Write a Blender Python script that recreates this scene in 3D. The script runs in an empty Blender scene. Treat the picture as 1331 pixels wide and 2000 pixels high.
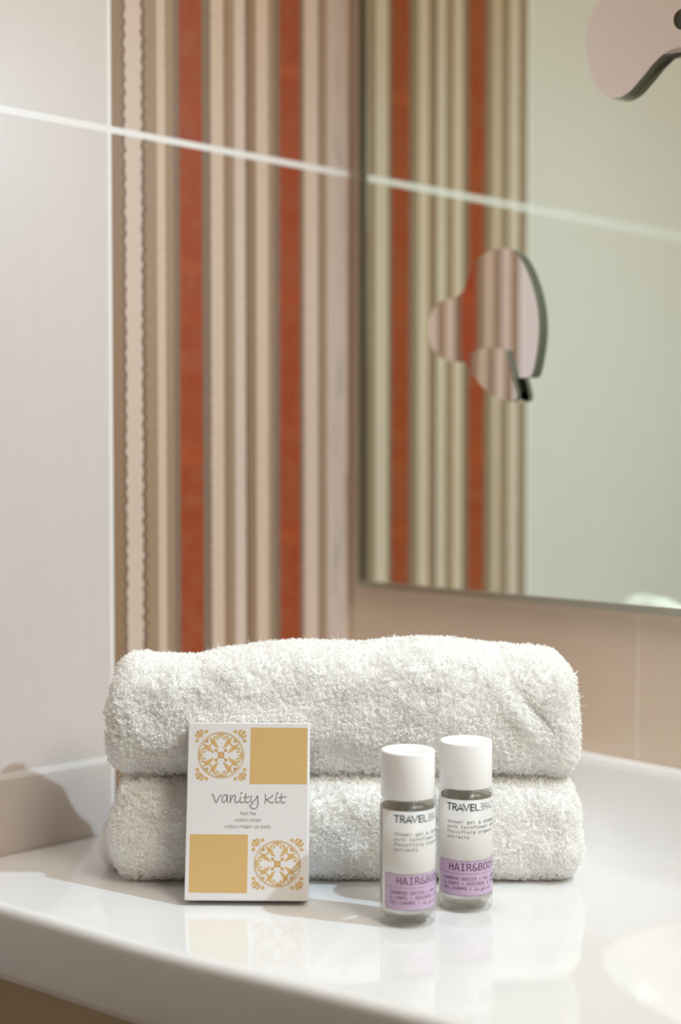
import bpy, bmesh, math, json, random
import numpy as np
from mathutils import Vector, Matrix, noise

S = bpy.context.scene
C = S.collection
R = math.radians

# ------------------------------------------------------------------ camera
CAM_H = 0.229
cd = bpy.data.cameras.new('camera')
cd.sensor_fit = 'HORIZONTAL'; cd.sensor_width = 24.0; cd.lens = 50.0
cd.clip_start = 0.01; cd.clip_end = 50
cd.dof.use_dof = True
cd.dof.focus_distance = 0.745
cd.dof.aperture_fstop = 3.0
cam = bpy.data.objects.new('camera', cd); C.objects.link(cam)
cam.location = (0, 0, CAM_H)
cam.rotation_euler = (R(90 - 2.065), 0, 0)
S.camera = cam

# ------------------------------------------------------------------ colour management
S.view_settings.view_transform = 'Standard'
S.view_settings.look = 'None'
S.view_settings.gamma = 1
S.view_settings.use_curve_mapping = False
S.view_settings.exposure = -0.08

# ------------------------------------------------------------------ world, lamps and added fill lights
w = bpy.data.worlds.new('world'); S.world = w; w.use_nodes = True
bg = w.node_tree.nodes['Background']
bg.inputs[0].default_value = (1.0, 0.93, 0.85, 1); bg.inputs[1].default_value = 0.1

def point_lamp(name, loc, watt, col, rad, fall='Constant', aim=None):
    l = bpy.data.lights.new(name, 'SPOT' if aim else 'POINT'); l.energy = watt; l.color = col; l.shadow_soft_size = rad
    l.use_nodes = True; nt = l.node_tree; em = nt.nodes['Emission']
    fo = nt.nodes.new('ShaderNodeLightFalloff'); fo.inputs['Strength'].default_value = 1.0
    nt.links.new(fo.outputs[fall], em.inputs['Strength'])
    o = bpy.data.objects.new(name, l); o.location = loc; C.objects.link(o)
    if aim:
        l.spot_size = R(96); l.spot_blend = 1.0
        o.rotation_euler = (Vector(aim) - Vector(loc)).to_track_quat('-Z', 'Y').to_euler()
    return o
# two small bulbs of the mirror light, just in front of the mirror at the photo's right
point_lamp('mirror_bulb_light', (0.362, 0.575, 0.57), 26.5, (0.68, 0.88, 1.04), 0.006, 'Constant', (-0.20, 0.81, 0.08))
point_lamp('side_bulb_light', (0.275, 0.680, 0.40), 0.15, (0.9, 0.96, 1.0), 0.006, 'Quadratic')
al = bpy.data.lights.new('overhead_fill_light', 'AREA'); al.energy = 3.6; al.color = (1.0, 0.98, 0.95)  # added overhead fill for the ambient level, not a known fitting
al.shape = 'RECTANGLE'; al.size = 0.4; al.size_y = 0.4
ao = bpy.data.objects.new('overhead_fill_light', al); ao.location = (-0.02, 0.72, 1.55); C.objects.link(ao)
bl = bpy.data.lights.new('front_fill_light', 'AREA'); bl.energy = 11.5; bl.color = (1.0, 0.91, 0.79)  # added soft fill from front right, brightens towel fronts, box and caps
bl.shape = 'DISK'; bl.size = 0.5
bo = bpy.data.objects.new('front_fill_light', bl); bo.location = (0.62, -0.12, 1.15); C.objects.link(bo)
bo.rotation_euler = (Vector((0.0, 0.78, 0.05)) - bo.location).to_track_quat('-Z', 'Y').to_euler()
S.cycles.diffuse_bounces = 8
S.cycles.max_bounces = 14

# ------------------------------------------------------------------ room frame
# corner of the two tiled walls; D1 runs along the striped wall away from the camera,
# D2 along the mirror wall towards the camera's right
F = 2775.0
A1 = math.atan2(0.681, 0.732)
CO = Vector((0.008, 1.006, 0))
D1 = Vector((math.cos(A1), math.sin(A1), 0))
D2 = Vector((D1.y, -D1.x, 0))
N2 = -D1                         # out of the mirror wall, into the room
def TW(t, w, z=0.0):             # along the mirror wall, off the mirror wall, height
    return CO + D2 * t + N2 * w + Vector((0, 0, z))

# ------------------------------------------------------------------ helpers
def srgb(r, g, b):
    f = lambda c: (c / 255 / 12.92) if c / 255 <= .04045 else ((c / 255 + .055) / 1.055) ** 2.4
    return (f(r), f(g), f(b), 1)

class NT:
    def __init__(s, name):
        s.m = bpy.data.materials.new(name); s.m.use_nodes = True
        s.t = s.m.node_tree; s.p = s.t.nodes['Principled BSDF']; s.out = s.t.nodes['Material Output']
    def n(s, ty, **kw):
        x = s.t.nodes.new(ty)
        for k, v in kw.items(): setattr(x, k, v)
        return x
    def l(s, a, b): s.t.links.new(a, b)
    def set(s, sock, v):
        if isinstance(v, (int, float)): sock.default_value = v
        elif isinstance(v, (tuple, list)): sock.default_value = v
        else: s.l(v, sock)
    def math(s, op, a, b=0.0, c=0.0, clamp=False):
        x = s.n('ShaderNodeMath', operation=op, use_clamp=clamp)
        s.set(x.inputs[0], a); s.set(x.inputs[1], b)
        if op in ('MULTIPLY_ADD', 'COMPARE', 'WRAP', 'SMOOTH_MIN'): s.set(x.inputs[2], c)
        return x.outputs[0]
    def mix(s, f, a, b):
        x = s.n('ShaderNodeMix', data_type='RGBA')
        s.set(x.inputs[0], f); s.set(x.inputs[6], a); s.set(x.inputs[7], b)
        return x.outputs[2]
    def noise(s, vec, scale, detail=2, rough=.5):
        x = s.n('ShaderNodeTexNoise'); s.l(vec, x.inputs['Vector'])
        x.inputs['Scale'].default_value = scale; x.inputs['Detail'].default_value = detail
        x.inputs['Roughness'].default_value = rough
        return x.outputs['Fac']
    def comb(s, x, y, z):
        c = s.n('ShaderNodeCombineXYZ'); s.set(c.inputs[0], x); s.set(c.inputs[1], y); s.set(c.inputs[2], z)
        return c.outputs[0]
    def objxyz(s):
        tc = s.n('ShaderNodeTexCoord'); sp = s.n('ShaderNodeSeparateXYZ')
        s.l(tc.outputs['Object'], sp.inputs[0]); s.vec = tc.outputs['Object']
        return sp.outputs
    def bump(s, h, strength, dist):
        b = s.n('ShaderNodeBump'); s.set(b.inputs['Height'], h)
        b.inputs['Strength'].default_value = strength; b.inputs['Distance'].default_value = dist
        s.l(b.outputs[0], s.p.inputs['Normal'])

def plain(name, col, rough=.5, metal=0.0, spec=.5, coat=0.0):
    x = NT(name)
    x.p.inputs['Base Color'].default_value = col if len(col) == 4 else (*col, 1)
    x.p.inputs['Roughness'].default_value = rough
    x.p.inputs['Metallic'].default_value = metal
    x.p.inputs['Specular IOR Level'].default_value = spec
    x.p.inputs['Coat Weight'].default_value = coat
    x.p.inputs['Coat Roughness'].default_value = .04
    return x.m

def obj(name, verts, faces, mat=None, parent=None, smooth=False, loc=None):
    me = bpy.data.meshes.new(name); me.from_pydata([tuple(v) for v in verts], [], faces); me.validate()
    if smooth: me.polygons.foreach_set('use_smooth', [True] * len(me.polygons))
    o = bpy.data.objects.new(name, me); C.objects.link(o)
    if mat: me.materials.append(mat)
    if parent: o.parent = parent
    if loc is not None: o.location = loc
    return o

def from_bm(name, bm, mat=None, parent=None, smooth=False):
    me = bpy.data.meshes.new(name); bm.to_mesh(me); bm.free()
    if smooth: me.polygons.foreach_set('use_smooth', [True] * len(me.polygons))
    o = bpy.data.objects.new(name, me); C.objects.link(o)
    if mat: me.materials.append(mat)
    if parent: o.parent = parent
    return o

def box(name, lo, hi, mat, parent=None, bevel=0.0, seg=2):
    bm = bmesh.new()
    bmesh.ops.create_cube(bm, size=1)
    for v in bm.verts:
        v.co = Vector([(lo[i] + hi[i]) / 2 + v.co[i] * (hi[i] - lo[i]) for i in range(3)])
    if bevel:
        bmesh.ops.bevel(bm, geom=bm.edges[:], offset=bevel, segments=seg, affect='EDGES', profile=.5)
    return from_bm(name, bm, mat, parent, smooth=False)

def lathe(name, prof, mat, parent=None, seg=96, closed=False, smooth=True):
    vs, fs = [], []
    n = len(prof)
    for r, z in prof:
        for k in range(seg):
            a = 2 * math.pi * k / seg; vs.append((r * math.cos(a), r * math.sin(a), z))
    rng = range(n) if closed else range(n - 1)
    for i in rng:
        j = (i + 1) % n
        for k in range(seg):
            k2 = (k + 1) % seg
            fs.append((i * seg + k, i * seg + k2, j * seg + k2, j * seg + k))
    bm = bmesh.new()
    bv = [bm.verts.new(v) for v in vs]
    for f in fs: bm.faces.new([bv[i] for i in f])
    bmesh.ops.remove_doubles(bm, verts=bm.verts[:], dist=1e-7)
    bmesh.ops.recalc_face_normals(bm, faces=bm.faces[:])
    return from_bm(name, bm, mat, parent, smooth)

def empty(name, loc=(0, 0, 0), rz=0.0):
    o = bpy.data.objects.new(name, None); C.objects.link(o)
    o.location = loc; o.rotation_euler = (0, 0, rz); o.empty_display_size = .02
    return o

def tag(o, label=None, cat=None, group=None, kind=None):
    if label: o['label'] = label
    if cat: o['category'] = cat
    if group: o['group'] = group
    if kind: o['kind'] = kind
    return o

# flat shapes -> triangles, through a 2D curve (handles holes)
def fill2d(polys):
    cu = bpy.data.curves.new('f', 'CURVE'); cu.dimensions = '2D'; cu.fill_mode = 'BOTH'
    for p in polys:
        s = cu.splines.new('POLY'); s.points.add(len(p) - 1); s.use_cyclic_u = True
        for q, (x, y) in zip(s.points, p): q.co = (x, y, 0, 1)
    o = bpy.data.objects.new('f', cu); C.objects.link(o)
    bpy.context.view_layer.update()
    me = bpy.data.meshes.new_from_object(o.evaluated_get(bpy.context.evaluated_depsgraph_get()))
    V = [(v.co.x, v.co.y) for v in me.vertices]
    Fc = [tuple(p.vertices) for p in me.polygons]
    bpy.data.objects.remove(o); bpy.data.curves.remove(cu); bpy.data.meshes.remove(me)
    return V, Fc

def merge(parts):
    V, Fc = [], []
    for v, f in parts:
        b = len(V); V += v; Fc += [tuple(i + b for i in q) for q in f]
    return V, Fc

def stroke(pts, wd, cap=5, sm=True):
    """a pen stroke: pts [(x,y)] or [(x,y,w)], width wd -> (verts, faces)"""
    P = [(p[0], p[1], p[2] if len(p) > 2 else wd) for p in pts]
    if sm and len(P) > 2:                               # Catmull-Rom
        Q = []
        for i in range(len(P) - 1):
            a, b, c, d = P[max(i - 1, 0)], P[i], P[i + 1], P[min(i + 2, len(P) - 1)]
            for k in range(6):
                t = k / 6
                Q.append(tuple(.5 * (2 * b[j] + (c[j] - a[j]) * t + (2 * a[j] - 5 * b[j] + 4 * c[j] - d[j]) * t * t
                                     + (3 * b[j] - a[j] - 3 * c[j] + d[j]) * t ** 3) for j in range(3)))
        Q.append(P[-1]); P = Q
    V, Fc = [], []
    n = len(P)
    for i, (x, y, ww) in enumerate(P):
        a, b = P[max(i - 1, 0)], P[min(i + 1, n - 1)]
        dx, dy = b[0] - a[0], b[1] - a[1]; L = math.hypot(dx, dy) or 1
        nx, ny = -dy / L * ww / 2, dx / L * ww / 2
        V += [(x + nx, y + ny), (x - nx, y - ny)]
        if i: Fc.append((2 * i - 2, 2 * i - 1, 2 * i + 1, 2 * i))
    for x, y, ww in (P[0], P[-1]):
        b = len(V); V += [(x + ww / 2 * math.cos(k * math.pi / 5), y + ww / 2 * math.sin(k * math.pi / 5)) for k in range(10)]
        Fc.append(tuple(range(b, b + 10)))
    return V, Fc

def disc(x, y, r, n=16): return ([(x + r * math.cos(2 * math.pi * k / n), y + r * math.sin(2 * math.pi * k / n)) for k in range(n)], [tuple(range(n))])

GL = json.loads(r'''{"m":{"&":[[190,316,335,121,356,164,362,227,361,262,361,265,418,265,418,251,415,198,405,153,389,113,366,80,425,0,351,0,324,38,294,17,263,2,229,-7,193,-10,125,2,69,37,32,90,20,155,26,201,44,243,74,282,116,319,91,368,82,416,91,463,117,499,158,522,212,529,257,525,304,513,304,449,262,469,216,476,186,472,163,460,148,441,143,417,154,374],[145,280,117,253,97,226,85,197,81,165,90,117,116,78,156,52,205,44,235,48,267,60,282,69,294,78]],"-":[[124,224,305,224,305,167,124,167]],"/":[[310,520,376,520,102,-66,36,-66]],"A":[[214,458,140,192,289,192],[172,520,257,520,416,0,344,0,305,135,123,135,86,0,13,0]],"B":[[128,248,128,58,212,58,264,63,299,79,319,108,325,150,318,194,298,224,262,242,212,248],[128,462,128,305,210,305,254,310,284,325,301,350,307,388,301,422,284,445,255,458,210,462],[58,520,212,520,282,511,335,485,367,444,378,388,372,345,355,313,326,290,287,278,332,263,367,235,389,194,396,143,384,81,350,36,292,9,212,0,58,0]],"C":[[374,18,319,-3,259,-10,170,8,104,61,62,146,48,259,62,373,104,458,170,511,259,529,319,522,374,501,374,429,318,461,259,472,199,459,156,419,130,353,122,259,130,166,156,100,199,60,259,47,319,58,374,91]],"D":[[152,58,227,69,276,101,302,163,311,259,302,357,276,418,227,451,152,462,118,462,118,58],[153,520,257,504,329,456,371,376,385,259,371,144,329,63,257,16,153,0,48,0,48,520]],"E":[[69,520,377,520,377,461,139,461,139,307,367,307,367,248,139,248,139,59,384,59,384,0,69,0]],"G":[[384,43,354,20,321,3,284,-7,244,-10,157,8,91,61,49,146,36,259,49,373,91,458,158,511,246,529,309,520,367,492,367,420,338,443,309,459,278,469,246,472,186,459,143,419,118,353,109,259,117,165,142,99,184,60,244,47,285,52,317,69,317,209,242,209,242,267,384,267]],"H":[[48,520,118,520,118,307,311,307,311,520,382,520,382,0,311,0,311,248,118,248,118,0,48,0]],"I":[[70,520,359,520,359,461,250,461,250,59,359,59,359,0,70,0,70,59,179,59,179,461,70,461]],"L":[[75,520,146,520,146,59,397,59,397,0,75,0]],"M":[[30,520,124,520,214,255,304,520,399,520,399,0,334,0,334,459,241,185,188,185,95,459,95,0,30,0]],"O":[[315,259,309,358,292,423,261,460,214,472,169,460,138,423,120,358,114,259,120,161,138,96,169,59,214,47,261,59,292,96,309,161],[389,259,378,141,346,57,291,7,214,-10,138,7,84,56,51,140,41,259,51,378,84,462,138,513,214,529,291,513,346,462,378,378]],"P":[[139,462,139,267,220,267,264,273,296,292,317,323,324,365,317,406,297,436,264,456,220,462],[69,520,220,520,297,510,352,480,386,432,397,365,386,297,353,248,297,219,220,209,139,209,139,0,69,0]],"R":[[265,245,290,235,311,219,332,190,359,142,429,0,354,0,292,131,266,177,244,204,219,216,188,220,120,220,120,0,50,0,50,520,195,520,270,510,326,481,360,434,372,369,365,323,343,285,310,259],[120,462,120,278,197,278,241,283,273,300,291,329,297,369,291,409,271,438,239,456,195,462]],"S":[[352,502,352,431,288,462,223,472,179,466,144,449,123,422,116,386,120,356,135,334,162,317,205,304,242,295,306,273,349,242,374,198,382,142,371,77,336,29,280,0,203,-10,129,-2,55,21,55,96,131,59,203,47,250,53,286,71,308,99,315,138,310,172,295,197,267,215,224,229,186,237,124,258,81,287,57,326,48,376,60,438,95,487,150,519,220,529,283,522]],"U":[[51,200,51,520,122,520,122,167,124,113,131,88,145,70,163,57,187,50,214,47,242,50,266,57,284,71,298,88,305,113,307,167,307,520,378,520,378,200,375,131,368,86,354,55,334,31,309,13,281,0,214,-10,148,0,120,13,95,31,75,55,61,87,54,132]],"V":[[214,59,337,520,409,520,257,0,172,0,20,520,93,520]],"W":[[0,520,69,520,118,98,178,377,251,377,311,97,361,520,429,520,352,0,285,0,214,309,144,0,78,0]],"X":[[30,520,106,520,220,324,336,520,412,520,256,275,423,0,347,0,220,224,82,0,6,0,180,275]],"Y":[[13,520,88,520,214,290,341,520,416,520,250,233,250,0,179,0,179,233]],"a":[[244,196,223,196,174,191,139,176,117,152,110,118,116,86,132,63,157,48,190,44,238,53,274,80,296,124,304,182,304,196],[369,222,369,0,304,0,304,58,281,28,253,6,218,-6,177,-10,123,-2,82,24,55,63,46,114,57,171,90,212,144,238,218,246,304,246,304,256,298,297,281,324,250,340,206,345,140,336,75,308,75,372,143,393,206,399,251,396,289,385,320,367,344,342,363,299]],"c":[[369,20,316,-3,260,-10,180,3,119,44,81,109,68,195,81,280,119,345,180,386,260,399,315,392,369,369,369,302,318,335,260,345,207,335,168,306,144,259,135,195,144,131,168,83,207,54,260,44,320,54,369,86]],"d":[[299,340,299,542,363,542,363,0,299,0,299,49,280,24,256,5,227,-6,195,-10,131,4,83,45,53,110,43,196,53,281,84,345,132,386,195,399,228,396,257,384,281,366],[110,195,116,129,134,82,163,54,204,44,245,54,275,83,293,130,299,195,293,260,275,307,245,336,204,345,163,336,134,307,116,260]],"e":[[387,211,387,180,110,180,110,178,118,121,143,79,183,53,237,44,301,54,372,84,372,20,302,-3,236,-10,155,4,94,44,56,109,43,195,55,279,93,344,151,385,227,399,293,387,344,349,376,289],[323,230,316,279,296,316,266,338,224,345,182,337,148,314,124,278,112,229]],"f":[[370,542,370,489,297,489,268,485,249,474,239,455,236,424,236,390,370,390,370,340,236,340,236,0,172,0,172,340,68,340,68,390,172,390,172,417,179,473,201,511,239,534,293,542]],"g":[[299,198,293,262,275,308,246,336,207,345,165,336,135,308,117,262,110,198,117,135,135,88,166,60,208,50,247,60,275,88,293,135],[363,25,352,-52,321,-108,270,-142,200,-153,144,-148,86,-134,86,-71,148,-94,200,-102,244,-95,275,-74,293,-37,299,16,299,18,299,62,281,33,257,13,228,1,193,-3,131,11,84,52,53,116,43,198,53,281,84,345,131,386,193,399,227,396,256,384,280,365,299,338,299,389,363,389]],"h":[[366,242,366,0,302,0,302,242,297,287,283,319,259,337,225,344,186,336,156,312,138,273,132,220,132,0,68,0,68,542,132,542,132,331,152,361,178,382,210,395,248,399,300,390,337,360,359,311]],"i":[[89,390,253,390,253,50,380,50,380,0,62,0,62,50,189,50,189,340,89,340],[189,542,253,542,253,461,189,461]],"l":[[222,141,226,103,238,76,258,60,285,54,360,54,360,0,279,0,228,9,190,37,166,81,158,141,158,495,56,495,56,546,222,546]],"m":[[235,350,249,372,265,387,286,396,310,399,350,390,376,363,390,311,395,226,395,0,337,0,337,223,334,290,327,326,314,341,294,346,270,340,256,324,248,288,245,223,245,0,187,0,187,223,184,291,177,326,163,341,141,346,120,340,106,324,99,288,96,223,96,0,38,0,38,390,96,390,96,357,125,388,164,399,188,396,208,387,224,372]],"n":[[366,242,366,0,302,0,302,242,297,287,283,319,259,337,225,344,186,336,156,312,138,273,132,220,132,0,68,0,68,390,132,390,132,331,152,361,178,382,210,395,248,399,300,390,337,360,359,311]],"o":[[214,345,172,336,141,307,122,260,116,195,122,129,141,82,172,54,214,44,258,54,289,82,307,129,314,195,307,260,289,307,258,336],[214,399,286,386,339,347,371,282,382,195,371,107,339,42,286,3,214,-10,143,3,91,42,58,107,48,195,58,282,91,347,143,386]],"p":[[131,49,131,-148,66,-148,66,390,131,390,131,340,149,366,173,384,202,396,235,399,298,386,346,345,376,280,386,193,376,108,345,44,298,3,235,-10,201,-6,173,5,149,24],[319,195,313,260,295,307,266,336,225,345,184,336,155,307,137,260,131,195,137,130,155,83,184,54,225,44,266,54,295,82,313,129]],"r":[[402,310,360,333,314,340,261,331,222,303,198,257,190,194,190,0,126,0,126,390,190,390,190,314,211,350,240,377,276,394,319,399,363,393,402,375]],"s":[[339,376,339,314,283,338,227,346,189,342,162,332,146,314,140,289,144,266,156,250,184,237,236,225,262,220,304,206,334,183,352,152,359,113,348,61,318,22,268,-2,203,-10,143,-4,74,14,74,80,143,53,205,44,242,48,271,61,288,81,294,109,273,147,209,171,206,171,182,176,134,191,101,213,82,243,76,282,85,332,114,369,160,392,222,399,282,394]],"t":[[214,501,214,390,359,390,359,340,214,340,214,128,218,92,230,68,253,55,287,51,359,51,359,0,281,0,220,7,179,29,157,68,150,128,150,340,46,340,46,390,150,390,150,501]],"w":[[0,390,63,390,131,75,187,276,242,276,298,75,366,390,429,390,338,0,277,0,214,214,153,0,91,0]],"x":[[389,390,250,203,403,0,329,0,214,156,101,0,26,0,180,203,40,390,111,390,214,249,317,390]],"Ú":[[51,200,51,520,122,520,122,167,124,113,131,88,145,70,163,57,187,50,214,47,242,50,266,57,284,71,298,88,305,113,307,167,307,520,378,520,378,200,375,131,368,86,354,55,334,31,309,13,281,0,214,-10,148,0,120,13,95,31,75,55,61,87,54,132],[234,661,299,661,219,569,165,569]]},"s":{"-":[[337,244,337,188,114,188,114,244]],"N":[[60,0,60,509,136,509,343,183,363,151,388,107,414,55,405,54,401,108,399,157,399,195,399,509,463,509,463,0,387,0,202,290,177,331,148,381,108,452,119,454,122,384,124,328,125,291,125,0]],"a":[[160,-9,126,-5,94,5,68,22,48,45,35,73,30,108,34,138,43,161,58,179,78,193,125,211,178,220,234,227,265,235,273,243,276,255,276,257,267,297,240,322,196,331,149,322,118,301,100,274,41,291,57,322,79,346,104,364,133,375,194,384,239,379,286,360,306,343,322,320,333,290,337,251,337,0,277,0,277,52,272,52,252,25,215,1],[170,45,202,49,228,59,248,74,263,93,272,115,276,138,276,190,259,182,231,176,200,171,175,168,134,159,103,139,95,124,92,105,102,72,130,52]],"b":[[229,-8,198,-5,172,4,138,31,118,59,112,59,112,0,53,0,53,509,114,509,114,319,118,319,137,346,171,373,197,381,229,384,274,378,313,361,345,332,370,293,385,245,390,189,385,133,370,84,346,45,313,16,274,-2],[220,47,253,51,279,66,301,88,316,117,325,151,328,189,325,227,316,261,301,290,280,311,253,325,220,330,188,325,161,312,140,291,125,263,116,229,113,189,116,150,125,115,140,86,162,65,188,51]],"c":[[207,-8,159,-2,117,16,82,46,56,85,40,133,34,187,40,243,56,291,82,330,117,360,159,378,207,384,260,377,305,356,340,322,362,277,303,262,290,289,270,311,242,325,207,330,173,325,145,310,124,287,108,258,99,224,96,187,99,151,108,117,124,89,145,66,173,51,207,46,243,52,271,66,292,89,304,117,363,102,341,56,306,21,261,-1]],"d":[[195,-8,151,-2,111,16,79,45,55,84,39,133,34,189,39,245,55,293,79,332,112,361,151,378,196,384,228,381,253,373,287,346,306,319,311,319,311,509,372,509,372,0,313,0,313,59,307,59,287,31,252,4,227,-5],[205,47,236,51,263,65,284,86,299,115,309,150,312,189,309,229,300,263,284,291,263,312,237,325,205,330,172,325,145,311,124,290,108,261,99,227,96,189,99,151,109,117,124,88,145,66,172,51]],"e":[[212,-8,161,-2,117,16,82,46,56,85,40,132,34,187,39,242,55,290,81,329,115,359,157,378,205,384,266,374,294,361,319,341,341,315,357,282,368,242,371,194,371,169,75,169,75,221,338,221,310,202,307,237,298,269,283,294,263,314,237,326,205,330,173,326,146,313,125,294,109,270,99,241,96,211,96,178,100,139,110,106,128,80,151,61,179,50,212,46,254,53,285,73,306,105,365,91,353,63,335,39,311,19,283,4,249,-5]],"f":[[228,379,228,327,6,327,6,379],[81,0,81,432,84,461,96,486,113,505,135,519,187,530,222,527,243,521,227,468,215,472,195,474,171,470,154,460,145,443,142,419,142,0]],"i":[[53,0,53,379,114,379,114,0],[84,443,67,446,54,455,44,468,41,483,44,499,54,512,67,521,84,524,100,521,114,512,123,499,126,483,123,468,114,455,100,446]],"k":[[110,137,110,212,121,212,284,379,360,379,184,199,177,199],[53,0,53,509,114,509,114,0],[294,0,148,186,191,229,372,0]],"l":[[139,-2,101,3,74,20,58,47,53,84,53,509,114,509,114,99,120,62,130,54,146,52,160,53,170,54,181,3,162,-1]],"m":[[53,0,53,379,112,379,112,295,108,295,118,323,132,346,172,376,219,386,257,380,287,361,309,331,321,295,312,295,322,321,337,343,381,375,437,386,468,383,497,372,522,354,541,328,553,296,557,255,557,0,496,0,496,254,490,289,473,313,447,326,419,330,395,328,374,320,345,290,335,247,335,0,274,0,274,260,269,288,253,311,229,326,199,330,158,320,140,307,126,289,117,266,114,238,114,0]],"n":[[114,227,114,0,53,0,53,379,112,379,112,287,102,287,124,332,152,362,187,379,227,384,264,380,295,369,321,349,341,321,353,285,357,240,357,0,296,0,296,235,290,275,273,304,246,323,210,329,184,326,161,317,141,303,126,283,117,257]],"o":[[207,-8,159,-2,117,16,82,46,56,85,40,133,34,187,40,243,56,291,82,330,117,360,159,378,207,384,256,378,299,360,333,330,359,291,376,243,381,187,376,133,359,85,333,46,299,16,256,-2],[207,46,242,51,270,66,292,89,307,117,316,151,319,187,316,224,307,258,292,287,270,310,242,325,207,330,173,325,145,310,124,287,108,258,99,224,96,187,99,151,108,117,124,89,145,66,173,51]],"p":[[53,-143,53,379,112,379,112,319,118,319,137,346,171,373,197,381,229,384,274,378,313,361,345,332,370,293,385,245,390,189,385,133,370,84,346,45,313,16,274,-2,229,-8,198,-5,173,4,138,31,118,59,114,59,114,-143],[220,47,253,51,279,66,301,88,316,117,325,151,328,189,325,227,316,261,301,290,280,311,253,325,220,330,188,325,161,312,140,291,125,263,116,229,113,189,116,150,125,115,140,86,162,65,188,51]],"s":[[182,-8,145,-5,112,3,84,18,62,38,45,63,36,94,94,107,105,79,124,60,150,49,181,45,217,50,244,62,262,81,268,103,265,121,254,136,237,147,212,155,149,170,104,186,72,208,53,237,47,274,51,305,65,332,87,354,115,370,149,381,187,384,223,381,254,372,279,358,299,339,324,290,268,277,258,298,243,316,219,328,187,333,156,329,131,317,114,299,109,277,112,258,124,243,172,223,229,209,275,194,306,171,325,142,331,107,326,75,312,47,290,24,260,6,223,-5]],"t":[[204,379,204,327,6,327,6,379],[65,471,126,471,126,98,128,76,136,61,150,53,170,50,185,51,202,54,213,2,192,-3,168,-4,125,2,92,21,72,52,65,93]],"u":[[182,-5,146,-1,115,11,89,31,69,59,57,95,53,139,53,379,114,379,114,144,119,105,137,75,164,56,200,50,226,53,249,62,268,77,283,97,293,122,296,153,296,379,357,379,357,0,298,0,298,92,307,92,286,47,257,17,222,0]],"w":[[138,0,23,379,87,379,133,214,154,137,175,41,165,41,186,135,206,214,252,379,316,379,362,214,382,136,402,41,391,41,413,135,434,214,480,379,545,379,429,0,368,0,319,172,305,225,291,280,277,338,291,338,277,280,263,225,248,172,199,0]]}}''')
SADV = {' ': 188, '-': 453, 'N': 523, 'a': 389, 'b': 424, 'c': 395, 'd': 424, 'e': 404, 'f': 253, 'i': 166, 'k': 380, 'l': 189, 'm': 610, 'n': 410, 'o': 415, 'p': 424, 's': 365, 't': 227, 'u': 410, 'w': 567}
def text2d(s, font, x0, y0, capw, sx=None, adv=None):
    """letters of one line; capw = scale per 1000 units in y, sx in x; adv = fixed advance"""
    sx = sx or capw
    polys, x = [], x0
    for ch in s:
        if ch in GL[font]:
            for sp in GL[font][ch]:
                polys.append([(x + sp[i] * sx / 1000, y0 + sp[i + 1] * capw / 1000) for i in range(0, len(sp), 2)])
        x += adv if adv else SADV[ch] * sx / 1000
    # fill in a large unit so that the triangulation keeps its precision
    K = 1000.0
    V, Fc = fill2d([[(a * K, b * K) for a, b in p] for p in polys])
    return [(a / K, b / K) for a, b in V], Fc
def textw(s, sx): return sum(SADV[c] for c in s) * sx / 1000

# ------------------------------------------------------------------ wall materials
def px_to_s(px):                  # where the column px of the photograph meets the striped wall
    b = (px - 665.5) / F
    return (b * CO.y - CO.x) / (D1.x - b * D1.y)
EDGE = px_to_s(221)               # the striped tile is 20 cm wide

cream = (.56, .415, .315, 1); creamp = (.57, .44, .36, 1); brown = (.255, .155, .088, 1); tan = (.30, .20, .125, 1)
dark = (.17, .10, .062, 1); grey = (.19, .125, .085, 1); rust = (.27, .032, .002, 1); lace = (.53, .415, .34, 1)
bands = [(221, brown), (241, dark), (247, creamp), (279, dark), (286, tan), (309, cream), (324, tan), (341, grey), (351, rust),
         (397, grey), (413, cream), (437, brown), (448, tan), (459, creamp), (479, dark), (487, brown), (501, cream),
         (524, tan), (534, grey), (546, rust), (586, grey), (594, cream), (608, creamp), (621, brown), (628, tan), (639, lace), (674, cream)]

def tile_common(x, s, z, plaincol, z0, pitch, joints, gw, gcol):
    """fine vertical grain + grout lines; returns colour and grout mask"""
    g1 = x.noise(x.comb(x.math('MULTIPLY', s, 260.0), 0.0, x.math('MULTIPLY', z, 14.0)), 1.0, 3, .6)
    g2 = x.noise(x.comb(x.math('MULTIPLY', s, 60.0), 0.0, x.math('MULTIPLY', z, 3.0)), 1.0, 2, .5)
    g = x.math('ADD', x.math('MULTIPLY', g1, .6), x.math('MULTIPLY', g2, .4))
    base = x.mix(x.math('MULTIPLY_ADD', g, 1.6, -.3, clamp=True), tuple(c * .93 for c in plaincol[:3]) + (1,), plaincol)
    zz = x.math('SUBTRACT', z, z0 - pitch / 2)
    h = x.math('ABSOLUTE', x.math('SUBTRACT', x.math('FLOORED_MODULO', zz, pitch), pitch / 2))
    m = x.math('LESS_THAN', h, gw / 2)
    for j in joints:
        v = x.math('LESS_THAN', x.math('ABSOLUTE', x.math('SUBTRACT', s, j)), .0013)
        m = x.math('MAXIMUM', m, v)
    return base, m

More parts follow.
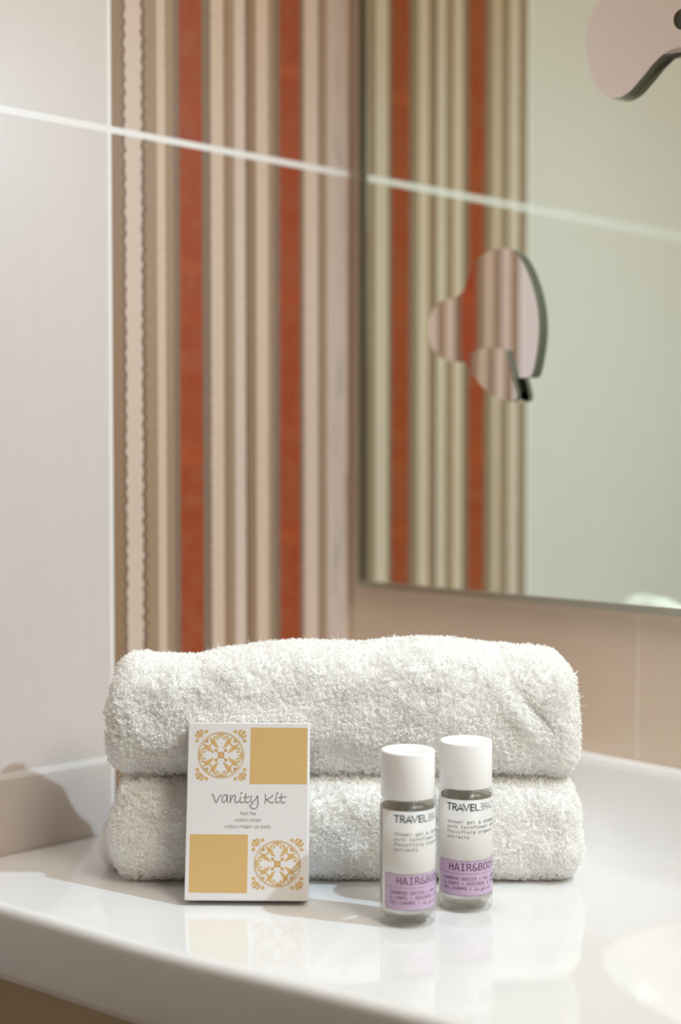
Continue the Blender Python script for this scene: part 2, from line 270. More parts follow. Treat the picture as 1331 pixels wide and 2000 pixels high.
TILE = (.60, .525, .487, 1)
GROUT = (.73, .69, .66, 1)
def mat_striped():
    x = NT('striped_wall_tile'); o = x.objxyz(); s, z = o[0], o[2]
    base, m = tile_common(x, s, z, TILE, .0460, .3838, [EDGE - .0013, EDGE - .25, EDGE - .5, EDGE - .75, EDGE - 1.0, EDGE - 1.25], .0042, GROUT)
    # stripes: the edges of the lace bands are scalloped
    wob = x.math('SUBTRACT', x.noise(x.comb(x.math('MULTIPLY', s, 60.0), 0.0, x.math('MULTIPLY', z, 260.0)), 1.0, 1, .4), .5)
    sca = x.math('SINE', x.math('MULTIPLY', z, 2 * math.pi / .0086))
    lacy = x.math('MULTIPLY_ADD', x.math('LESS_THAN', s, px_to_s(300)), .75, .25)       # only the lace bands at the tile edge are scalloped
    ss = x.math('ADD', s, x.math('MULTIPLY', lacy, x.math('ADD', x.math('MULTIPLY', wob, .0024), x.math('MULTIPLY', sca, .00055))))
    f = x.math('DIVIDE', x.math('SUBTRACT', ss, EDGE), -EDGE, clamp=True)
    cr = x.n('ShaderNodeValToRGB'); x.l(f, cr.inputs[0]); r = cr.color_ramp; r.interpolation = 'CONSTANT'
    mk = x.n('ShaderNodeValToRGB'); x.l(f, mk.inputs[0]); q = mk.color_ramp; q.interpolation = 'CONSTANT'
    first = True
    for px, col in bands:
        pos = max(0.0, (px_to_s(px) - EDGE) / -EDGE)
        if first: e = r.elements[0]; e.position = 0
        else: e = r.elements.new(pos)
        e.color = col
        first = False
    r.elements.remove(r.elements[-1]) if r.elements[-1].position == 1.0 else None
    q.elements[0].color = (0, 0, 0, 1); q.elements[-1].position = .9999; q.elements[-1].color = (0, 0, 0, 1)
    for a, b in ((351, 397), (546, 586)):
        for px, v in ((a, 1), (b, 0)):
            e = q.elements.new((px_to_s(px) - EDGE) / -EDGE); e.color = (v, v, v, 1)
    # rust bands: woven motif, brighter cross bars and paler mottles
    n1 = x.noise(x.comb(x.math('MULTIPLY', s, 60.0), 0.0, x.math('MULTIPLY', z, 70.0)), 1.0, 3, .65)
    n2 = x.noise(x.comb(x.math('MULTIPLY', s, 500.0), 0.0, x.math('MULTIPLY', z, 420.0)), 1.0, 2, .6)
    n3 = x.noise(x.comb(x.math('MULTIPLY', s, 6.0), 0.0, x.math('MULTIPLY', z, 32.0)), 1.0, 1, .5)
    pale = x.math('MULTIPLY_ADD', x.math('ADD', n1, x.math('MULTIPLY', n2, .6)), 2.8, -1.95, clamp=True)
    rc = x.mix(x.math('MULTIPLY', pale, .75), cr.outputs[0], (.29, .080, .028, 1))
    rc = x.mix(x.math('MULTIPLY_ADD', n3, 5.0, -2.9, clamp=True), rc, (.40, .060, .002, 1))
    st = x.mix(mk.outputs[0], cr.outputs[0], rc)
    # faint woven thread noise on every band
    st = x.mix(x.math('MULTIPLY_ADD', n2, .5, -.1, clamp=True), st, x.mix(.5, st, (.30, .21, .15, 1)))
    sp = x.math('MULTIPLY', x.math('MULTIPLY_ADD', x.noise(x.comb(x.math('MULTIPLY', s, 90.0), 0.0, x.math('MULTIPLY', z, 26.0)), 1.0, 2, .5), 6.0, -3.1, clamp=True),
                x.math('MULTIPLY', x.math('GREATER_THAN', s, px_to_s(650)), x.math('LESS_THAN', s, px_to_s(674))))
    st = x.mix(x.math('MULTIPLY', sp, .55), st, (.30, .26, .235, 1))
    ins = x.math('GREATER_THAN', s, EDGE)
    col = x.mix(ins, base, st)
    x.l(x.mix(m, col, GROUT), x.p.inputs['Base Color'])
    x.p.inputs['Roughness'].default_value = .38
    x.p.inputs['Specular IOR Level'].default_value = .35
    x.bump(x.math('SUBTRACT', 1.0, m), .4, .0006)
    return x.m
def mat_backsplash():
    x = NT('beige_wall_tile'); o = x.objxyz(); s, z = o[0], o[2]
    base, m = tile_common(x, s, z, (.90, .76, .62, 1), .0478, .3838, [.244, .444, .644, .844, 1.044], .0035, (.93,.80,.68,1))
    x.l(x.mix(m, base, (.93, .80, .68, 1)), x.p.inputs['Base Color'])
    x.p.inputs['Roughness'].default_value = .35
    x.p.inputs['Specular IOR Level'].default_value = .35
    x.bump(x.math('SUBTRACT', 1.0, m), .4, .0006)
    return x.m
def mat_paint(name, col):
    x = NT(name); x.objxyz()
    n = x.noise(x.vec, 30, 3); x.l(x.mix(x.math('MULTIPLY', n, .15), col, tuple(c * .85 for c in col[:3]) + (1,)), x.p.inputs['Base Color'])
    x.p.inputs['Roughness'].default_value = .8; x.bump(n, .05, .002); return x.m
def mat_floor():
    x = NT('floor_tile'); o = x.objxyz()
    br = x.n('ShaderNodeTexBrick'); x.l(x.vec, br.inputs['Vector']); br.offset = 0
    br.inputs['Color1'].default_value = (.42, .34, .27, 1); br.inputs['Color2'].default_value = (.39, .32, .25, 1)
    br.inputs['Mortar'].default_value = (.30, .26, .22, 1); br.inputs['Scale'].default_value = 3
    br.inputs['Mortar Size'].default_value = .01; br.inputs['Row Height'].default_value = 1; br.inputs['Brick Width'].default_value = 1
    x.l(br.outputs[0], x.p.inputs['Base Color']); x.p.inputs['Roughness'].default_value = .35; return x.m

M_paint = mat_paint('warm_paint', (.38, .30, .22, 1))

# ------------------------------------------------------------------ room shell (local x along the wall, local y into the wall)
FLOOR, CEIL, TL, WL = -.86, 1.62, 2.1, 2.0
def wall(name, origin, direction, x0, x1, mat, side):
    o = box(name, (x0, 0, FLOOR), (x1, .08, CEIL), mat)
    if side < 0:
        for v in o.data.vertices: v.co.y = v.co.y - .08
    o.location = origin; o.rotation_euler = (0, 0, math.atan2(direction.y, direction.x))
    tag(o, kind='structure'); return o
wl = wall('wall_left', CO, D1, -WL, .08, mat_striped(), 1)
wr = wall('wall_right', CO, D2, 0, TL, mat_backsplash(), 1)
wb = wall('wall_back', CO - D1 * WL, D2, -.08, TL + .08, M_paint, -1)
ws = wall('wall_side', CO + D2 * TL, D1, -WL, 0.08, M_paint, -1)
def slab(name, z0, z1, mat):
    p = [TW(-.08, -.08), TW(TL + .08, -.08), TW(TL + .08, WL + .08), TW(-.08, WL + .08)]
    v = [(q.x, q.y, z) for z in (z0, z1) for q in p]
    o = obj(name, v, [(0, 1, 2, 3), (7, 6, 5, 4), (0, 4, 5, 1), (1, 5, 6, 2), (2, 6, 7, 3), (3, 7, 4, 0)], mat)
    tag(o, kind='structure'); return o
slab('floor', FLOOR - .05, FLOOR, mat_floor())
slab('ceiling', CEIL, CEIL + .05, M_paint)

# ------------------------------------------------------------------ mirror on the right wall (local x along the wall, local -y out of it)
ROT2 = math.atan2(D2.y, D2.x)
mir = empty('wall_mirror', CO, ROT2)
tag(mir, 'large frameless rectangular mirror on the beige tiled wall reflecting the striped tiles', 'mirror')
def mat_mirror(name, col, rough=.0):
    x = NT(name); x.p.inputs['Base Color'].default_value = col; x.p.inputs['Metallic'].default_value = 1
    x.p.inputs['Roughness'].default_value = rough; return x.m
MZ0, MZ1, MT0, MT1 = .1445, 1.15, .0125, 1.55
box('glass', (MT0, -.0045, MZ0), (MT1, -.0002, MZ1), mat_mirror('silvered_glass', (.89, 1.0, .90, 1)), mir)
M_edge = plain('mirror_edge_metal', (.19, .18, .125, 1), .35, .6)
o = box('edge_strip', (MT0 - .001, -.0052, MZ0), (MT0 + .0085, -.0001, MZ1), M_edge, mir, .0006)
o['label'] = 'dark olive strip down the left edge of the mirror'
M_edge2 = plain('mirror_bottom_metal', (.42, .41, .34, 1), .3, .7)
o = box('bottom_rail', (MT0 - .001, -.0056, MZ0 - .0035), (MT1, -.0001, MZ0 + .0008), M_edge2, mir, .0005)
o['label'] = 'thin grey rail under the mirror'

# ornaments glued on the mirror: thick pieces of clear mirror glass with a polished edge
def px_mirror(px, py, off=.0045):      # photo column/row of a point on the mirror plane -> wall coordinates
    b = (px - 665.5) / F
    # point = CO + D2 t + N2 off
    ox, oy = CO.x + N2.x * off, CO.y + N2.y * off
    t = (b * oy - ox) / (D2.x - b * D2.y)
    Z = oy + D2.y * t
    return t, CAM_H - (py - 900) / F * Z
M_orn = mat_mirror('clear_mirror', (.90, .86, .86, 1), .02)
M_ornedge = plain('polished_edge', (.25, .25, .19, 1), .25, .5)
def smooth_loop(pts, k=5):
    Q = []; n = len(pts)
    for i in range(n):
        a, b, c, d = pts[i - 1], pts[i], pts[(i + 1) % n], pts[(i + 2) % n]
        for j in range(k):
            t = j / k
            Q.append(tuple(.5 * (2 * b[m] + (c[m] - a[m]) * t + (2 * a[m] - 5 * b[m] + 4 * c[m] - d[m]) * t * t
                                 + (3 * b[m] - a[m] - 3 * c[m] + d[m]) * t ** 3) for m in range(2)))
    return Q
def ornament(name, parent, outline, y0, y1, sm=True):
    pts = [px_mirror(a, b, .0045 + y1) for a, b in (smooth_loop(outline) if sm else outline)]
    n = len(pts)
    vs = [(a, -.0045 - y0, b) for a, b in pts] + [(a, -.0045 - y1, b) for a, b in pts]
    fs = [tuple(range(n)), tuple(range(2 * n - 1, n - 1, -1))] + [(i, i + n, (i + 1) % n + n, (i + 1) % n) for i in range(n)]
    bm = bmesh.new(); bv = [bm.verts.new(v) for v in vs]
    for f in fs: bm.faces.new([bv[i] for i in f])
    bmesh.ops.triangulate(bm, faces=[f for f in bm.faces if len(f.verts) > 4])
    bmesh.ops.recalc_face_normals(bm, faces=bm.faces[:])
    o = from_bm(name, bm, M_orn, parent); o.data.materials.append(M_ornedge)
    for p in o.data.polygons:
        if abs(p.normal.y) < .5: p.material_index = 1
    return o
om = empty('mirror_ornament', CO, ROT2)
tag(om, 'leaf-shaped clear glass ornament with dark curved edge, low on the mirror over reflected stripes', 'ornament', 'ornaments on the mirror')
ornament('leaf', om, [(985, 487), (1010, 500), (1032, 540), (1047, 590), (1052, 640), (1048, 690), (1038, 733), (1022, 738), (1000, 741), (990, 762), (972, 765), (945, 752), (920, 722), (903, 704),
                      (880, 706), (850, 690), (838, 655), (842, 615), (860, 590), (890, 582), (908, 562), (920, 525), (945, 498)], .0002, .0044)
o = ornament('petal', om, [(982, 684), (990, 698), (999, 730), (1008, 765), (1007, 781), (990, 784), (955, 768), (928, 738), (910, 712), (915, 694), (950, 680)], .0043, .0080)
om2 = empty('mirror_ornament', CO, ROT2)
tag(om2, 'wavy-bottomed clear glass ornament with a dark S-shaped edge, high on the mirror at the right', 'ornament', 'ornaments on the mirror')
ornament('leaf', om2, [(1140, 100), (1143, 60), (1160, 20), (1190, -20), (1240, -60), (1320, -80), (1400, -60), (1450, 0), (1450, 80), (1410, 120), (1370, 112), (1331, 101),
                       (1300, 108), (1275, 128), (1250, 158), (1225, 186), (1200, 198), (1172, 190), (1150, 150)], .0002, .0062)
t_, z_ = px_mirror(1337, 50, .012)
st_ = lathe('stud', [(0, .0076), (.0046, .0076), (.0058, .009), (.0058, .0125), (.0046, .0145), (0, .0148)], plain('dark_chrome', (.10, .10, .08, 1), .2, .9), om2, 32)
for v in st_.data.vertices: v.co = Vector((v.co.x + t_, -v.co.z - .0045, v.co.y + z_))
st_['label'] = 'dark round metal stud'

# ------------------------------------------------------------------ washbasin with wide shelf (coordinates t, w off the mirror wall)
def mat_ceramic():
    x = NT('white_ceramic'); x.objxyz()
    x.p.inputs['Base Color'].default_value = (.79, .785, .775, 1)
    x.p.inputs['Roughness'].default_value = .07
    x.p.inputs['Specular IOR Level'].default_value = .7
    x.p.inputs['Coat Weight'].default_value = .3; x.p.inputs['Coat Roughness'].default_value = .03; x.p.inputs['Coat IOR'].default_value = 1.6
    return x.m
M_cer = mat_ceramic()
fr = [(-.02, .343), (.0, .339), (.079, .3225), (.14, .312), (.19, .304), (.244, .2885), (.338, .265), (.42, .252), (.55, .245), (.7, .25), (.86, .265)]
def front(t):
    for (a, b), (c, d) in zip(fr, fr[1:]):
        if t <= c: break
    u = max(0, min(1, (t - a) / (c - a)))
    return b + (d - b) * u
def front_s(t):
    return sum(front(t + k * .012) for k in range(-3, 4)) / 7
UP_H = .0535
def surf(t, w):
    z = 0.0
    # upstand against the wall, sweeping down in a cove
    w0, w1 = .011, .062
    if w < w0: z = UP_H - .0012 * (w / w0) ** 6
    elif w < w1:
        u = (w - w0) / (w1 - w0)
        z = (UP_H - .0012) * (1 - u) ** 2.6
    # bowl
    a, b = (t - .535) / .205, (w - .127) / .087
    r = (abs(a) ** 2.4 + abs(b) ** 2.4) ** (1 / 2.4)
    if r < 1.0:
        q = min(1, (1 - r) / .55)
        e = q * q * (3 - 2 * q)
        z = z * min(1, r ** 8) - .085 * e - .0035 * min(1, (1 - r) / .05)
    return z
NTt, NW = 440, 170
T0, T1 = .0006, .86
R_ED = .0055
vs, fs = [], []
prof = []
for k in range(1, 9):
    a = k / 8 * math.pi / 2
    prof.append((R_ED * math.sin(a), -R_ED * (1 - math.cos(a))))
prof += [(R_ED - .0004, -.014), (R_ED - .0010, -.024), (R_ED - .0016, -.0345), (R_ED - .0030, -.0388), (R_ED - .0060, -.0414), (R_ED - .014, -.0420)]
cols = NW + 1 + len(prof)
for i in range(NTt + 1):
    t = T0 + (T1 - T0) * i / NTt
    wf = front_s(t) - .0005
    for j in range(NW + 1):
        wv = .0008 + (wf - .0008) * j / NW
        vs.append(TW(t, wv, surf(t, wv)))
    for dw, dz in prof: vs.append(TW(t, wf + dw, dz))
for i in range(NTt):
    for j in range(cols - 1):
        fs.append((i * cols + j, i * cols + j + 1, (i + 1) * cols + j + 1, (i + 1) * cols + j))
# underside and end faces
b0 = len(vs)
for i in range(NTt + 1): vs.append(TW(T0 + (T1 - T0) * i / NTt, .0008, -.042))
for i in range(NTt): fs.append((i * cols + cols - 1, b0 + i, b0 + i + 1, (i + 1) * cols + cols - 1)); fs.append((b0 + i, i * cols, (i + 1) * cols, b0 + i + 1))
fs.append(tuple([b0] + list(range(cols - 1, -1, -1))))
fs.append(tuple([NTt * cols + j for j in range(cols)] + [b0 + NTt]))
basin = obj('washbasin', vs, fs, M_cer, None, smooth=True)
tag(basin, 'glossy white ceramic washbasin with a wide flat shelf carrying the towels', 'washbasin')
bm = bmesh.new(); bm.from_mesh(basin.data); bmesh.ops.recalc_face_normals(bm, faces=bm.faces[:]); bm.to_mesh(basin.data); bm.free()
for p in basin.data.polygons:
    if len(p.vertices) > 4: p.use_smooth = False

# cabinet under the basin
cab = empty('vanity_cabinet', TW(0, 0, -.042))
tag(cab, 'olive beige vanity cabinet under the white washbasin', 'cabinet')
M_cab = plain('cabinet_lacquer', (.50, .39, .23, 1), .4)
M_cab2 = plain('cabinet_carcass', (.22, .18, .12, 1), .6)
M_chr = plain('chrome', (.75, .75, .74, 1), .12, 1)
def prism(name, tw, z0, z1, mat, parent):
    n = len(tw); L = parent.location
    v = [TW(a, b, z0) - L for a, b in tw] + [TW(a, b, z1) - L for a, b in tw]
    f = [tuple(range(n - 1, -1, -1)), tuple(range(n, 2 * n))] + [(i, (i + 1) % n, (i + 1) % n + n, i + n) for i in range(n)]
    bm = bmesh.new(); bv = [bm.verts.new(q) for q in v]
    for q in f: bm.faces.new([bv[i] for i in q])
    bmesh.ops.recalc_face_normals(bm, faces=bm.faces[:])
    return from_bm(name, bm, mat, parent)
ts = [.004 + (.852 - .004) * i / 40 for i in range(41)]
for a, b in ((.004, .020), (.836, .852)):
    prism('side_panel', [(a, front_s(a) - .033), (b, front_s(b) - .033), (b, .022), (a, .022)], -.60, -.0425, M_cab2, cab)
prism('back_panel', [(.004, .0205), (.852, .0205), (.852, .004), (.004, .004)], -.60, -.0425, M_cab2, cab)
prism('bottom_panel', [(t, front_s(t) - .034) for t in ts[1:-1]] + [(.834, .024), (.022, .024)], -.60, -.584, M_cab2, cab)
for a, b in ((.004, .425), (.431, .852)):
    tt = [a + (b - a) * i / 20 for i in range(21)]
    d = prism('door', [(t, front_s(t) - .0125) for t in tt] + [(t, front_s(t) - .0315) for t in reversed(tt)], -.595, -.0445, M_cab, cab)
    hx = b - .03 if a < .1 else a + .03
    hp = TW(hx, front_s(hx) + .004, -.14) - cab.location
    h = box('handle', (-.005, -.004, -.07), (.005, .0165, .07), M_chr, d, .002)
    h.location = hp; h.rotation_euler = (0, 0, ROT2)

# ------------------------------------------------------------------ vanity kit box, leaning back on the towels
KW, KH, KD, KA = .0637, .0905, .014, 13.0
kit = empty('cosmetics_box', (-.0484, .7356, .0), R(-1.2))
kit.rotation_euler = (R(-KA), 0, R(-1.2))
tag(kit, 'small white card box printed Vanity Kit with golden squares and rosettes, leaning on the towels', 'box')
M_card = plain('white_card', (.84, .81, .80, 1), .45)
M_gold = plain('gold_print', (.72, .475, .195, 1), .45)
M_gtxt = plain('grey_print', (.33, .30, .29, 1), .5)
box('carton', (-KW / 2, -KD, 0), (KW / 2, 0, KH), M_card, kit, .0006, 3)
def K(px, py):
    q = (py - 900) / F
    v = (.2259 - .722 * q) / (.974 + .225 * q)
    return (px - 665.5) / F * (.722 + .225 * v) + .0484, v
def on_kit(name, VF, mat, fn=K, lift=.00007):
    V, Fc = VF
    P = [fn(a, b) for a, b in V]
    o = obj(name, [(u, -KD - lift, v) for u, v in P], Fc, mat, kit)
    return o
# the flap crease along the lower edge and the top tuck
o = box('flap', (-KW / 2 + .0016, -KD + .0006, -.00025), (KW / 2 - .0016, -.0012, .0003), M_card, kit, .0001, 1)
def rect(x0, y0, x1, y1): return [(x0, y0), (x1, y0), (x1, y1), (x0, y1)], [(0, 1, 2, 3)]
o = on_kit('printed_square', ([(488.8, 1424.5), (600.2, 1424.8), (599.2, 1536.2), (486.6, 1536)], [(0, 1, 2, 3)]), M_gold)
o = on_kit('printed_square', ([(368.8, 1636.5), (483.6, 1636.8), (481.6, 1753.2), (366.2, 1752.6)], [(0, 1, 2, 3)]), M_gold)
def rosette():
    parts = []
    ring = [(478 * math.cos(2 * math.pi * k / 64), 478 * math.sin(2 * math.pi * k / 64)) for k in range(65)]
    parts.append(stroke(ring, 15, sm=False))
    ring = [(452 * math.cos(2 * math.pi * k / 64), 452 * math.sin(2 * math.pi * k / 64)) for k in range(65)]
    parts.append(stroke(ring, 9, sm=False))
    for q in range(4):
        ca, sa = math.cos(q * math.pi / 2), math.sin(q * math.pi / 2)
        sub = []
        for m in (1, -1):
            sub.append(stroke([(m * 38, 158, 6), (m * 85, 185, 45), (m * 128, 245, 74), (m * 150, 315, 50), (m * 132, 375, 34), (m * 88, 392, 26), (m * 55, 362, 24), (m * 72, 330, 22), (m * 96, 338, 20)], 30))
        sub.append(([(0, 362), (-30, 400), (-112, 440), (-60, 452), (0, 457), (60, 452), (112, 440), (30, 400)], [tuple(range(8))]))
        d = math.sqrt(.5)
        def dg(r, s, w=None): return ((r - s) * d, (r + s) * d) + ((w,) if w else ())
        sub.append(stroke([dg(442, -88, 12), dg(395, -92, 34), dg(340, -74, 48), dg(305, -35, 36), dg(298, 0, 30), dg(305, 35, 36), dg(340, 74, 48), dg(395, 92, 34), dg(442, 88, 12)], 34))
        sub.append(stroke([dg(425, 0, 44), dg(370, 0, 16)], 30, sm=False))
        sub.append(stroke([dg(400, -30, 14), dg(436, -40, 26)], 30, sm=False)); sub.append(stroke([dg(400, 30, 14), dg(436, 40, 26)], 30, sm=False))
        sub.append(stroke([dg(40, 0), dg(140, 0)], 14, sm=False))
        c = dg(142, 0); sub.append(([(c[0] - 33, c[1] - 33), (c[0] + 33, c[1] - 33), (c[0] + 33, c[1] + 33), (c[0] - 33, c[1] + 33)], [(0, 1, 2, 3)]))
        # corner sprig
        sub.append(stroke([dg(520, 0, 10), dg(575, 0, 22), dg(640, 0, 70), dg(690, 0, 46)], 20))
        for s in (1, -1):
            sub.append(stroke([dg(570, 0, 12), dg(585, 45 * s, 34), dg(630, 75 * s, 50), dg(672, 62 * s, 26)], 20))
            c = dg(560, 138 * s); sub.append(([(c[0] - 46, c[1]), (c[0], c[1] - 46), (c[0] + 46, c[1]), (c[0], c[1] + 46)], [(0, 1, 2, 3)]))
            sub.append(stroke([dg(560, 40 * s), dg(560, 110 * s)], 10, sm=False))
        for V, Fc in sub: parts.append(([(x * ca - y * sa, x * sa + y * ca) for x, y in V], Fc))
    parts.append(([(0, -72), (60, -58), (72, 0), (60, 58), (0, 72), (-60, 58), (-72, 0), (-60, -58)], [tuple(range(8))]))
    return merge(parts)
RS = rosette()
def rose_at(cx, cy, r):
    V, Fc = RS; k = r / 486
    return [(cx + x * k, cy - y * k) for x, y in V], Fc
on_kit('rosette', rose_at(429.8, 1479.3, 46.2), M_gold)
on_kit('rosette', rose_at(541.8, 1695.0, 46.9), M_gold)
Z = lambda *p: [(400 + a / 7.83, 1535 + b / 7.83) for a, b in p]
pen = [Z((95, 180), (118, 192), (155, 300), (195, 235), (238, 180)),
       Z((335, 192), (295, 180), (258, 225), (256, 280), (285, 295), (318, 255), (335, 195), (330, 250), (342, 300)),
       Z((385, 185), (378, 240), (380, 300), (385, 270), (410, 215), (440, 182), (458, 205), (448, 265), (468, 302), (510, 278)),
       Z((538, 215), (530, 265), (542, 302), (588, 285)), Z((562, 138), (540, 165)),
       Z((617, 162), (610, 265), (630, 302), (668, 285)), Z((588, 222), (672, 208)),
       Z((705, 198), (695, 262), (712, 295), (755, 262), (800, 192)), Z((800, 192), (807, 290), (795, 365), (750, 396), (700, 378), (682, 345), (722, 318)),
       Z((920, 175), (924, 240), (918, 308)), Z((1038, 182), (990, 225), (938, 250)), Z((938, 250), (975, 278), (1015, 302), (1050, 288)),
       Z((1092, 205), (1080, 262), (1095, 302), (1138, 282)), Z((1115, 140), (1092, 170)),
       Z((1172, 162), (1163, 255), (1182, 304), (1224, 288)), Z((1132, 222), (1238, 206))]
o = on_kit('title_lettering', merge([stroke(p, 2.3) for p in pen]), M_gtxt)
M_gtxt2 = plain('light_grey_print', (.34, .30, .29, 1), .5)
def kit_line(s, cx, base, sx):
    V, Fc = text2d(s, 's', -textw(s, sx) / 2, 0, sx * 1.06, sx)
    return [(cx + a, base - b) for a, b in V], Fc
on_kit('contents_lettering', merge([kit_line('Nail file', 483.4, 1598.0, 12.9), kit_line('cotton swab', 483.3, 1611.0, 13.0), kit_line('cotton make-up pads', 483.0, 1624.0, 12.9)]), M_gtxt2)

# ------------------------------------------------------------------ toiletry bottles
M_cap = plain('white_plastic', (.97, .965, .96, 1), .35)
def mat_thin(name, ior, col):
    x = NT(name); lw = x.n('ShaderNodeLayerWeight'); lw.inputs['Blend'].default_value = .5
    fac = x.math('MULTIPLY_ADD', x.math('POWER', lw.outputs['Facing'], 4.0), ior, ior * .06)
    tr = x.n('ShaderNodeBsdfTransparent'); tr.inputs[0].default_value = col
    g = x.n('ShaderNodeBsdfGlossy'); g.inputs['Roughness'].default_value = .03
    m = x.n('ShaderNodeMixShader'); x.l(fac, m.inputs[0]); x.l(tr.outputs[0], m.inputs[1]); x.l(g.outputs[0], m.inputs[2])
    x.l(m.outputs[0], x.out.inputs[0]); x.t.nodes.remove(x.p); return x.m
M_pet = mat_thin('clear_plastic', .8, (.995, .995, .99, 1))
M_gel = mat_thin('shower_gel', .12, (.99, .965, .915, 1))
def mat_label():
    x = NT('label_film'); d = x.p; d.inputs['Base Color'].default_value = (.96, .955, .945, 1); d.inputs['Roughness'].default_value = .42
    tr = x.n('ShaderNodeBsdfTranslucent'); tr.inputs[0].default_value = (.97, .93, .87, 1)
    m = x.n('ShaderNodeMixShader'); m.inputs[0].default_value = .40
    x.l(d.outputs[0], m.inputs[1]); x.l(tr.outputs[0], m.inputs[2]); x.l(m.outputs[0], x.out.inputs[0]); return x.m
M_label = mat_label()
M_lilac = plain('lilac_print', (.60, .445, .61, 1), .45)
M_lline = plain('violet_line', (.25, .12, .27, 1), .5)
M_ink = plain('black_ink', (.018, .017, .02, 1), .5)
M_ink2 = plain('grey_ink', (.13, .13, .135, 1), .5)
M_vink = plain('violet_ink', (.06, .03, .075, 1), .5)
BR = .01385
def wrap(name, VF, mat, parent, r, split=True):
    """flat shape (arc length, height) -> wrapped on the bottle; arc 0 faces local -Y"""
    V, Fc = VF
    bm = bmesh.new(); bv = [bm.verts.new((x, z, 0)) for x, z in V]
    for f in Fc:
        try: bm.faces.new([bv[i] for i in f])
        except ValueError: pass
    if split:
        xs = [v[0] for v in V]; a, b = min(xs), max(xs); n = int((b - a) / .0009)
        for k in range(1, n):
            bmesh.ops.bisect_plane(bm, geom=bm.verts[:] + bm.edges[:] + bm.faces[:], plane_co=(a + (b - a) * k / n, 0, 0), plane_no=(1, 0, 0), dist=1e-9)
    for v in bm.verts:
        t = v.co.x / BR; v.co = Vector((r * math.sin(t), -r * math.cos(t), v.co.y))
    return from_bm(name, bm, mat, parent)
def band(name, a0, a1, z0, z1, r, mat, parent, thick=.0, rc=0.0):
    n = max(8, int(abs(a1 - a0) / 3)); vs, fs = [], []
    for i in range(n + 1):
        a = R(a0 + (a1 - a0) * i / n)
        e = min(abs(a - R(a0)), abs(R(a1) - a)) * r
        c = rc - math.sqrt(max(0, rc * rc - (rc - e) ** 2)) if e < rc else 0
        vs += [(r * math.sin(a), -r * math.cos(a), z0 + c), (r * math.sin(a), -r * math.cos(a), z1 - c)]
        if i: fs.append((2 * i - 2, 2 * i, 2 * i + 1, 2 * i - 1))
    o = obj(name, vs, fs, mat, parent, smooth=True)
    return o
def deg(a): return R(a) * BR
